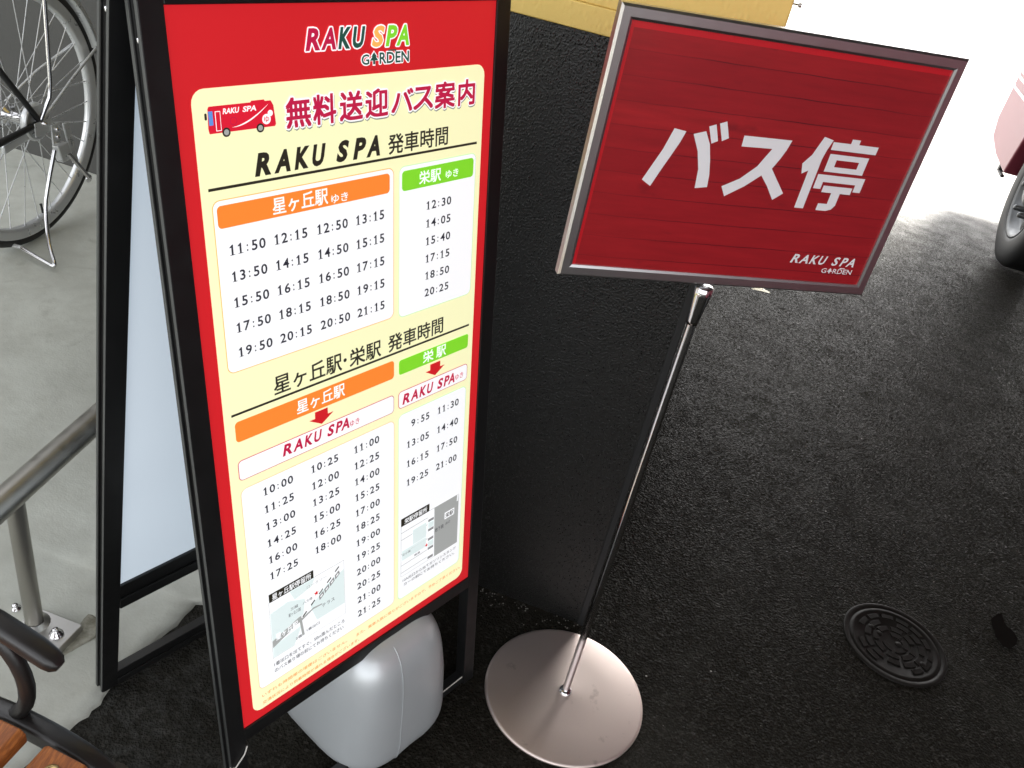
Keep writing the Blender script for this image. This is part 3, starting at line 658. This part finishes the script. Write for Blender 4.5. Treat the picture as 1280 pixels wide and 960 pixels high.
# mortar bed under the plate
mb = MB(); pts = [(-.085, -.045), (-.02, -.050), (.05, -.056), (.066, -.05), (.082, -.02), (.10, .01), (.105, .04), (.07, .055), (.04, .06), (0, .075), (-.05, .07), (-.09, .06), (-.1, .0)]
mb.prism([(x+random.uniform(-.004, .004), y) for x, y in pts], .0, .016, 'mortar', lambda x, y, z: Vector((x, y, z))); mb.build('mortar_bed', hr, bevel=.004)

# ================================================================ BENCH
bn = empty('park_bench', (-.45, .20, 0), 0); tag(bn, 'bench with black cast iron end and orange brown wooden slats at lower left', 'bench')
BR = R(-11); 
def Bc(x, y, z):   # bench local: x across the seat (front at +), y along the slats (end frame at 0), into world-relative
    wx, wy = -.40+x*math.cos(BR)-y*math.sin(BR), .553+x*math.sin(BR)+y*math.cos(BR)
    return Vector((wx+.45, wy-.20, z))
def sweep_flat(pts, hw, th, ma, y0, y1, name, bev=.003):
    # a bar of rectangular section following pts (x,z); th: half thickness in plane
    mb = MB(); N = len(pts); vs = []; rb = .009 if name == 'armrest' else .006
    for i in range(N):
        a, b = Vector(pts[max(0, i-1)]), Vector(pts[min(N-1, i+1)]); t = (b-a).normalized(); nrm = Vector((-t.y, t.x))
        tt = th[i] if isinstance(th, list) else th
        e_ = 1.0 if i < N-3 else (.93, .78, .45)[i-(N-3)]; ym = (y0+y1)/2; tt *= e_
        for (u_, v_) in rr(ym+(y0-ym)*e_, -tt, ym+(y1-ym)*e_, tt, min(rb*e_, tt*.8), 3):
            q = Vector(pts[i])+nrm*v_; vs.append(Bc(q.x, u_, q.y))
    K = len(vs)//N; fs = []
    for i in range(N-1):
        for k in range(K): fs.append((i*K+k, i*K+(k+1) % K, (i+1)*K+(k+1) % K, (i+1)*K+k))
    mb.add(vs, fs, ma, True); mb.add(vs[:K], [tuple(range(K))], ma); mb.add(vs[-K:], [tuple(range(K))], ma); return mb.build(name, bn)
seatbar = smooth_line([(-.36, .345), (-.24, .370), (-.12, .391), (-.06, .394), (.0, .385), (.04, .368), (.072, .338), (.085, .30)])
sweep_flat(seatbar, 0, .012, 'iron', -.012, .013, 'seat_support')
sweep_flat([(x_-.020, z_-.050) for x_, z_ in ((-.36, .60), (-.32, .609), (-.28, .615), (-.24, .6195), (-.20, .622), (-.16, .622), (-.12, .620), (-.085, .615), (-.05, .608), (-.02, .599), (.0, .592), (.014, .5855), (.022, .582), (.0265, .580))], 0, [.008, .008, .008, .0085, .0085, .009, .009, .0095, .010, .010, .010, .010, .010, .010], 'iron', -.013, .013, 'armrest', .006)
ringc = (-.115, .462)
mb = MB(); ring = [(ringc[0]+.068*math.cos(q), ringc[1]+.082*math.sin(q)) for q in [2*PI*k/28 for k in range(28)]]
mb.tube([Bc(x, .003, z) for x, z in ring], .009, 'iron', 10, closed=True); mb.build('scroll_ring', bn)
mb = MB(); mb.tube([Bc(x, .003, z) for x, z in [(-.36+.0*q, .36+.03*q) for q in range(7)]], .012, 'iron', 10); mb.build('arm_post', bn)
mb = MB(); mb.tube([Bc(.06, .003, .37), Bc(.03, .003, .25), Bc(.05, .003, .12), Bc(.09, .003, .0)], [.013, .012, .012, .015], 'iron', 10); mb.build('front_leg', bn)
mb = MB(); mb.tube([Bc(-.34, .003, .38), Bc(-.33, .003, .2), Bc(-.38, .003, .0)], [.013, .012, .015], 'iron', 10); mb.build('rear_leg', bn)
for k, (x0, z0, tilt) in enumerate(((.020, .404, -.12), (-.060, .416, -.02), (-.138, .414, .04), (-.216, .402, .07), (-.29, .392, .07))):
    mb = MB(); hw, th = .029, .011; ch = .006
    sec = [(-hw, -th), (hw, -th), (hw, th-ch), (hw-ch, th), (-hw+ch, th), (-hw, th-ch)]
    vs = []
    for y in (-.022, -1.25):
        for (a, b) in sec: vs.append(Bc(x0+a*math.cos(tilt)-b*math.sin(tilt), y, z0+a*math.sin(tilt)+b*math.cos(tilt)))
    n6 = 6; mb.add(vs, [tuple(range(6)), tuple(range(6, 12))[::-1]]+[(q, (q+1) % 6, 6+(q+1) % 6, 6+q) for q in range(6)], 'slat')
    sl_ = mb.build('slat', bn, bevel=.002)
    sc = MB(); c = Bc(x0, -.045, z0+th); sc.lathe([(.0085, 0), (.0085, .0015), (.007, .0028), (.004, .0028), (.0035, .0018), (0, .0018)], 'brass', 20, c); sc.build('screw', sl_)
o2 = None
for nm in ('far_end',):
    mb = MB(); mb.box(-.36, .05, 0, .03, .36, .40, 'iron', lambda x, y, z: Bc(x, y-1.25, z)); mb.box(.02, .05, 0, .03, 0, .36, 'iron', lambda x, y, z: Bc(x, y-1.25, z)); mb.box(-.36, -.33, 0, .03, 0, .36, 'iron', lambda x, y, z: Bc(x, y-1.25, z)); mb.build('end_frame', bn)

# ================================================================ BICYCLE
BKZ = .115
bk = empty('bicycle', (-1.40, 2.12, BKZ), R(266)); tag(bk, 'parked bicycle with chrome mudguard and grey stand at upper left', 'bicycle')
def wheel(px, name, hubr=.022, brake=False):
    wz = .335; o = Vector((px, 0, wz))
    def ringp(prof, ma, nm, par=None, n=96):
        mb = MB(); mb.lathe(prof, ma, n, o, 'y', closed=True); return mb.build(nm, par or bk)
    tyre = [(.3305+.0145*math.cos(q), .0155*math.sin(q)) for q in [2*PI*k/12 for k in range(12)]]
    w_ = ringp(tyre, 'rubber', name)
    ringp([(.3205, -.0135), (.3225, -.0145), (.3235, -.012), (.3235, .012), (.3225, .0145), (.3205, .0135), (.303, .0125), (.294, .007), (.294, -.007), (.303, -.0125)], 'wheelsteel', 'rim', w_)
    mb = MB(); mb.lathe([(.006, -.062), (.010, -.055), (.012, -.036), (hubr+.006, -.032), (hubr+.006, -.028), (.014, -.024), (.014, .024), (hubr+.006, .028), (hubr+.006, .032), (.012, .036), (.010, .055), (.006, .062)], 'chrome', 28, o, 'y'); mb.build('hub', w_)
    if brake:
        mb = MB(); mb.lathe([(.0, .036), (.046, .036), (.049, .038), (.049, .050), (.046, .054), (.042, .054), (.040, .050), (.020, .052), (.0, .052)], 'wheelsteel', 36, o, 'y'); mb.build('drum_brake', w_)
    sp = None
    for k in range(32):
        rim_a = 2*PI*(k+.5)/32; sd_ = 1 if k % 2 == 0 else -1; hub_a = rim_a+R(62)*(1 if (k//2) % 2 == 0 else -1)
        r0 = hubr+.003
        a_ = o+Vector((r0*math.cos(hub_a), sd_*.030, r0*math.sin(hub_a))); b_ = o+Vector((.296*math.cos(rim_a), 0, .296*math.sin(rim_a)))
        mb = MB(); mb.tube([a_, a_.lerp(b_, .95), b_], [.0014, .0014, .0021], 'wheelsteel', 5, cap=False); mb.build('spoke', w_)
    mb = MB(); aa = R(-100); v0 = Vector((math.cos(aa), 0, math.sin(aa))); mb.tube([o+v0*.290, o+v0*.268, o+v0*.262], [.0035, .003, .004], 'plasticblack', 8); mb.build('valve', w_)
    return w_
wheel(0, 'rear_wheel', brake=True); wheel(1.06, 'front_wheel')
HZ = .335
# mudguards
def fender(px, a0, a1, nm):
    mb = MB(); sec = [(-.026, .352), (-.024, .362), (-.012, .3695), (0, .371), (.012, .3695), (.024, .362), (.026, .352)]
    vs = []; K = 40
    for k in range(K+1):
        q = R(a0+(a1-a0)*k/K)
        for (y, r_) in sec: vs.append((px+r_*math.cos(q), y, HZ+r_*math.sin(q)))
        for (y, r_) in sec: vs.append((px+(r_-.0015)*math.cos(q), y*.96, HZ+(r_-.0015)*math.sin(q)))
    fs = []
    for k in range(K):
        for j in range(6):
            a_ = k*14+j; fs.append((a_, a_+1, a_+15, a_+14)); fs.append((a_+7, a_+21, a_+22, a_+8))
    mb.add(vs, fs, 'wheelsteel', True); return mb.build(nm, bk)
fender(0, 163, 15, 'rear_mudguard')
fender(1.06, 130, 30, 'front_mudguard')
mud = bpy.data.objects['rear_mudguard']
mb = MB(); q = R(152); mb.add([(.374*math.cos(R(a_)), y, HZ+.374*math.sin(R(a_))) for a_ in (161, 166) for y in (-.022, .022)], [(0, 1, 3, 2)], 'rubber'); mb.build('mudguard_tip', mud)
def rod(pts, r, ma, nm, n=10, par=None): mb = MB(); mb.tube(pts, r, ma, n); return mb.build(nm, par or bk)
for sd_ in (1, -1):
    y = .062*sd_
    q = R(158); rod([(-.01, y, HZ+.008), (-.16, sd_*.05, HZ+.075), (.371*math.cos(q), sd_*.028, HZ+.371*math.sin(q))], .0040, 'wheelsteel', 'mudguard_stay', 8)
    rod([(0, y, HZ+.008), (-.012, y+.004*sd_, HZ+.03), (-.030, .072*sd_, HZ+.062), (-.036, .074*sd_, HZ+.10), (-.05, .074*sd_, HZ+.38)], .0056, 'chrome', 'carrier_stay', 10)
    rod([(0, .058*sd_, HZ), (.12, .052*sd_, HZ-.012), (.44, .035*sd_, HZ-.045)], [.0075, .0085, .010], 'plasticblack', 'chain_stay', 12)
    rod([(0, .058*sd_, HZ+.004), (.16, .045*sd_, HZ+.22), (.22, .02*sd_, HZ+.34)], .0075, 'plasticblack', 'seat_stay', 12)
    # stand
    rod(smooth_line([(-.01, .085*sd_, HZ-.07), (.03, .086*sd_, HZ-.15), (.055, .088*sd_, .125), (.10, .12*sd_, .045), (.135, .155*sd_, .010), (.13, .13*sd_, .006), (.10, .035*sd_, .012)], 3), .0055, 'chrome', 'stand_leg', 10)
rod([(.10, -.036, .014), (.10, .036, .014)], .0055, 'wheelsteel', 'stand_bar')
mb = MB(); mb.box(-.060, -.028, .066, .071, HZ-.085, HZ-.012, 'wheelsteel'); mb.box(-.035, .03, .062, .0655, HZ-.03, HZ+.006, 'wheelsteel'); mb.build('stand_bracket', bk, bevel=.004)
for k in range(3):
    mb = MB(); mb.lathe([(0, .078), (.005, .078), (.006, .074), (.006, .071)], 'chrome', 10, (-.044, 0, HZ-.026-.020*k), 'y'); mb.build('bolt', bpy.data.objects['stand_bracket'])
mb = MB(); mb.box(-.012, .012, .074, .080, -.12, .0, 'wheelsteel', lambda x, y, z: Vector((x-.075+z*.25, y, HZ+z-.015))); mb.build('stand_spring_arm', bk, bevel=.003)
mb = MB(); mb.box(-.024, .020, .076, .096, -.050, .0, 'wheelsteel', lambda x, y, z: Vector((x-.03+z*.3, y, HZ+z-.058))); mb.build('stand_pivot', bk, bevel=.004)
mb = MB(); mb.box(-.008, .010, .096, .104, -.10, .0, 'chrome', lambda x, y, z: Vector((x-.045+z*.85, y, HZ+z-.085+.0))); mb.build('lock_lever', bk, bevel=.004)
mb = MB(); mb.lathe([(0, .100), (.010, .100), (.012, .098), (.012, .096)], 'chrome', 14, (-.128, 0, HZ-.185), 'y'); mb.build('lever_knob', bk)
mb = MB(); mb.box(0, .13, .038, .050, -.004, .018, 'wheelsteel', lambda x, y, z: Vector((x, y, HZ+z-.03-x*.12))); mb.build('brake_arm', bk, bevel=.004)
mb = MB(); mb.lathe([(.0, .062), (.008, .062), (.011, .059), (.011, .055)], 'chrome', 6, (0, 0, HZ), 'y'); mb.lathe([(.0, .078), (.004, .077), (.005, .062)], 'chrome', 12, (0, 0, HZ), 'y'); mb.build('axle_nut', bk)
mb = MB(); mb.lathe([(0, -.052), (.032, -.052), (.032, -.044), (0, -.044)], 'wheelsteel', 24, (0, 0, HZ), 'y'); mb.lathe([(0, -.052), (.085, -.052), (.085, -.046), (0, -.046)], 'wheelsteel', 32, (.46, 0, HZ-.05), 'y'); mb.build('chain_ring', bk)
for zz in (.032, -.032): rod([(0, -.048, HZ+zz), (.46, -.048, HZ-.05+zz*2.6)], .004, 'rubber', 'chain', 6)
rod([(.46, 0, HZ-.05), (.36, 0, HZ+.18), (.26, 0, HZ+.42)], .015, 'plasticblack', 'seat_tube')
rod([(.46, 0, HZ-.05), (.70, 0, HZ+.10), (.88, 0, HZ+.38)], .017, 'plasticblack', 'down_tube')
rod([(.36, 0, HZ+.16), (.60, 0, HZ+.22), (.87, 0, HZ+.42)], .013, 'plasticblack', 'top_tube')
rod([(.90, 0, HZ+.32), (.85, 0, HZ+.55)], .017, 'plasticblack', 'head_tube')
for sd_ in (1, -1): rod([(.91, .03*sd_, HZ+.38), (.96, .05*sd_, HZ+.2), (1.06, .055*sd_, HZ)], .011, 'chrome', 'fork_blade')
rod([(.84, 0, HZ+.55), (.82, 0, HZ+.68)], .011, 'chrome', 'stem')
rod([(.62, .27, HZ+.62), (.72, .25, HZ+.65), (.83, .12, HZ+.68), (.84, 0, HZ+.68), (.83, -.12, HZ+.68), (.72, -.25, HZ+.65), (.62, -.27, HZ+.62)], .011, 'chrome', 'handlebar')
rod([(.26, 0, HZ+.42), (.23, 0, HZ+.52)], .0125, 'chrome', 'seat_post')
mb = MB(); vs = []; K = 10
for k in range(K+1):
    f_ = k/K; xx = .08+.28*f_; hw = .085*(1-f_)**.6+.022; top = HZ+.57+.02*math.sin(PI*f_)
    for a_ in range(9): q = PI*a_/8; vs.append((xx, hw*math.cos(q), top-.045+.045*math.sin(q)))
mb.add(vs, [(k*9+a_, k*9+a_+1, k*9+a_+10, k*9+a_+9) for k in range(K) for a_ in range(8)]+[tuple(range(9)), tuple(range(K*9, K*9+9))], 'saddle', True); mb.build('saddle', bk)
rod([(.46, .05, HZ-.05), (.46, .10, HZ-.05)], .008, 'chrome', 'crank_axle')
rod([(.46, .10, HZ-.05), (.50, .11, HZ+.115)], .009, 'chrome', 'crank')
mb = MB(); mb.box(.46, .55, .115, .20, HZ+.10, HZ+.125, 'plasticblack'); mb.build('pedal', bk, bevel=.004)
# carrier rack
cr = MB()
for yy in (-.06, -.02, .02, .06): cr.tube([(.10, yy, HZ+.385), (-.33, yy, HZ+.395)], .0045, 'chrome', 8)
for xx in (.10, -.10, -.33): cr.tube([(xx, -.06, HZ+.39), (xx, .06, HZ+.39)], .0045, 'chrome', 8)
cr.build('rear_carrier', bk)

# ================================================================ MANHOLE, DARK PATCH, LEAF, GRIT
mh = empty('valve_cover', (.941, 1.406, 0)); tag(mh, 'small round cast iron lid with raised block pattern set in the asphalt', 'manhole cover')
mb = MB(); RM = .113
mb.lathe([(RM, -.01), (RM, .0012), (RM-.002, .0018), (RM-.011, .0018), (RM-.012, .0002), (RM-.015, .0002), (RM-.016, .0018), (RM-.023, .0018), (RM-.025, .0004), (0, .0004)], 'manhole', 72); mb.build('lid', mh)
mb = MB()
for r0, r1, nn, off in ((.070, .082, 14, 0), (.052, .065, 11, .3), (.034, .047, 8, .1), (.017, .029, 5, .5)):
    for k in range(nn):
        a0, a1 = 2*PI*(k+.08+off)/nn, 2*PI*(k+.86+off)/nn
        if random.random() < .12: continue
        pg = [(r1*math.cos(a0+(a1-a0)*j/4), r1*math.sin(a0+(a1-a0)*j/4)) for j in range(5)]+[(r0*math.cos(a1-(a1-a0)*j/4), r0*math.sin(a1-(a1-a0)*j/4)) for j in range(5)]
        mb.prism(pg, .0004, .0022, 'manhole', lambda x, y, z: Vector((x, y, z)))
for (x, y) in ((-.045, .035), (-.03, .02), (.05, -.045), (.008, -.002)): mb.lathe([(.008, .0004), (.007, .0022), (.004, .0032), (0, .0035)], 'manhole', 12, (x, y, 0))
tag(mb.build('raised_pattern', mh, bevel=.0006), kind='stuff')
mb = MB(); pts = [(1.208, 1.553), (1.23, 1.574), (1.244, 1.582), (1.24, 1.557), (1.241, 1.541), (1.252, 1.529), (1.255, 1.508), (1.244, 1.487), (1.223, 1.468), (1.208, 1.47), (1.204, 1.483), (1.199, 1.498), (1.203, 1.513), (1.204, 1.532)]
mb.add([(x, y, .0012) for x, y in pts], [tuple(range(len(pts)))], 'dark_patch'); tag(mb.build('ground_patch'), kind='structure')  # flat dark patch lying on the asphalt
mb = MB(); c = Vector((.81, 3.10, .006))
lv = [(0, 0), (.02, .012), (.045, .016), (.07, .004), (.075, -.006), (.05, -.014), (.02, -.012)]
mb.add([(c.x+a, c.y+b, c.z+.006*math.sin(40*a)) for a, b in lv], [tuple(range(7))], 'leaf'); tag(mb.build('dry_leaf'), 'small dry leaf lying on the wet asphalt under the red placard', 'leaf')
# grit: along the wall foot and scattered
mb = MB()
def pebble(x, y, r_, ma='stone'):
    vs = []
    for a, b, c_ in ((1, 0, 0), (-1, 0, 0), (0, 1, 0), (0, -1, 0), (0, 0, 1), (0, 0, -.4)):
        k = random.uniform(.6, 1.2)*r_; vs.append((x+a*k, y+b*k, r_*.4-.002+c_*k*.8))
    mb.add(vs, [(0, 2, 4), (2, 1, 4), (1, 3, 4), (3, 0, 4), (2, 0, 5), (1, 2, 5), (3, 1, 5), (0, 3, 5)], ma)
for k in range(420):
    f_ = random.random()**1.5; side = random.random()
    if side < .7: q = CORN+Vector((.1856, .9826, 0))*random.uniform(-.03, 1.3)+Vector((random.expovariate(40), 0, 0)); 
    else: q = CORN+WD*random.uniform(-.02, .6)+WN*random.expovariate(50)
    pebble(q.x+.004, q.y-.002, random.uniform(.0008, .0022))
for k in range(700):
    pebble(random.uniform(-.5, 2.4), random.uniform(.5, 3.2), random.uniform(.0006, .0016))
tag(mb.build('grit'), kind='stuff')

# ================================================================ SHUTTLE BUS
DF = Vector((.212, .977, 0)).normalized(); BO = Vector((2.09, 4.08, 0))
bs = empty('shuttle_bus', BO, math.atan2(DF.y, DF.x)); tag(bs, 'maroon minibus with amber lamp and chrome wheel parked at right edge', 'bus')
# local x forward (away), +y = left side facing the viewer
arch = lambda cx: [(cx+.43*math.cos(R(a_)), .34+.43*math.sin(R(a_))) for a_ in range(168, 11, -12)]
RW = -3.1
side = [(-4.3, .36), (-4.35, .6), (-4.3, 2.2), (-4.1, 2.4), (.35, 2.4), (.72, 2.2), (1.02, 1.25), (1.10, 1.05), (1.14, .72), (1.15, .42), (1.06, .335), (.80, .30), (.46, .29)]
poly = side+[(x, z) for x, z in reversed([(RW+.43*math.cos(R(a_)), .34+.43*math.sin(R(a_))) for a_ in range(170, 9, -16)]+[(RW+.47, .30), (-.47, .30)]+[(.43*math.cos(R(a_)), .34+.43*math.sin(R(a_))) for a_ in range(170, 9, -16)])]+[(RW-.47, .36)]
mb = MB(); n_ = len(poly)
vs = []
for y, sx in ((.02, 1), (0.0, 1.0), (-1.85, 1.0)):
    for (x, z) in poly: vs.append((x if y < .02 else x*1.0-(.03 if x > .9 else 0), y if z < 1.2 else y-(z-1.2)*.08*(1 if y > -1 else -1), z))
fs = [tuple(range(n_))]
for l in range(2):
    for k in range(n_): fs.append((l*n_+k, l*n_+(k+1) % n_, (l+1)*n_+(k+1) % n_, (l+1)*n_+k))
fs.append(tuple(range(2*n_, 3*n_))[::-1]); mb.add(vs, fs, 'buspaint'); mb.build('body', bs, bevel=.012)
mb = MB(); mb.box(-4.2, .75, -1.8, -.25, .32, .9, 'plasticblack'); mb.build('underbody', bs)
mb = MB()
for x0, x1 in ((-4.0, -2.9), (-2.8, -1.7), (-1.6, -.5)): mb.prism([(x0, 1.3), (x1, 1.3), (x1, 2.1), (x0, 2.1)], 0, .006, 'glass', lambda x, z, h: Vector((x, .016-(z-1.2)*.08+h, z)))
mb.prism([(-.4, 1.3), (.72, 1.3), (.45, 2.1), (-.4, 2.1)], 0, .006, 'glass', lambda x, z, h: Vector((x, .016-(z-1.2)*.08+h, z))); mb.build('side_window', bs)
for z0, nm, ma, h_, out in ((.595, 'trim_strip', 'alu', .012, .026), (.650, 'trim_strip', 'alu', .014, .028)):
    mb = MB(); mb.box(.42, 1.12, .016, out, z0, z0+h_, ma); mb.box(1.12, 1.158, -.8, out-.004, z0, z0+h_, ma); mb.build(nm, bs, bevel=.002)
mb = MB(); mb.box(.75, 1.12, .017, .03, .68, .84, 'amber'); mb.box(1.09, 1.16, -.30, .012, .68, .84, 'amber'); mb.build('indicator_lamp', bs, bevel=.008)
mb = MB(); mb.box(.70, .74, -.04, -.01, .235, .31, 'plasticblack'); mb.box(.60, .71, -.03, -.01, .235, .25, 'plasticblack'); mb.build('tow_bracket', bs, bevel=.006)
def bus_wheel(cx, yy, nm):
    mb = MB(); o = (cx, yy, .345); tw = .19
    mb.lathe([(.21, 0), (.24, .010), (.30, .012), (.335, .0), (.347, -.02), (.347, -tw+.02), (.335, -tw), (.21, -tw)], 'rubber', 64, o, 'y', closed=True); w_ = mb.build(nm, bs)
    mb = MB(); mb.lathe([(.212, -.002), (.222, .004), (.212, .006), (.200, -.004), (.185, -.035), (.150, -.045), (.11, -.025), (.085, -.01), (.06, .012), (.045, .02), (0, .022)], 'buswheel', 48, o, 'y'); rm = mb.build('wheel_disc', w_)
    for k in range(6):
        q = 2*PI*k/6; b = MB(); b.lathe([(.014, -.03), (.013, .015), (.008, .022), (0, .022)], 'buswheel', 10, (cx+.115*math.cos(q), yy, .345+.115*math.sin(q)), 'y'); b.build('wheel_nut', w_)
        q += PI/6; b = MB(); b.lathe([(.020, -.036), (.0, -.036)], 'plasticblack', 14, (cx+.160*math.cos(q), yy, .345+.160*math.sin(q)), 'y'); b.build('vent_hole', w_)
for cx in (0, RW):
    bus_wheel(cx, -.02, 'wheel'); bus_wheel(cx, -1.63, 'wheel')
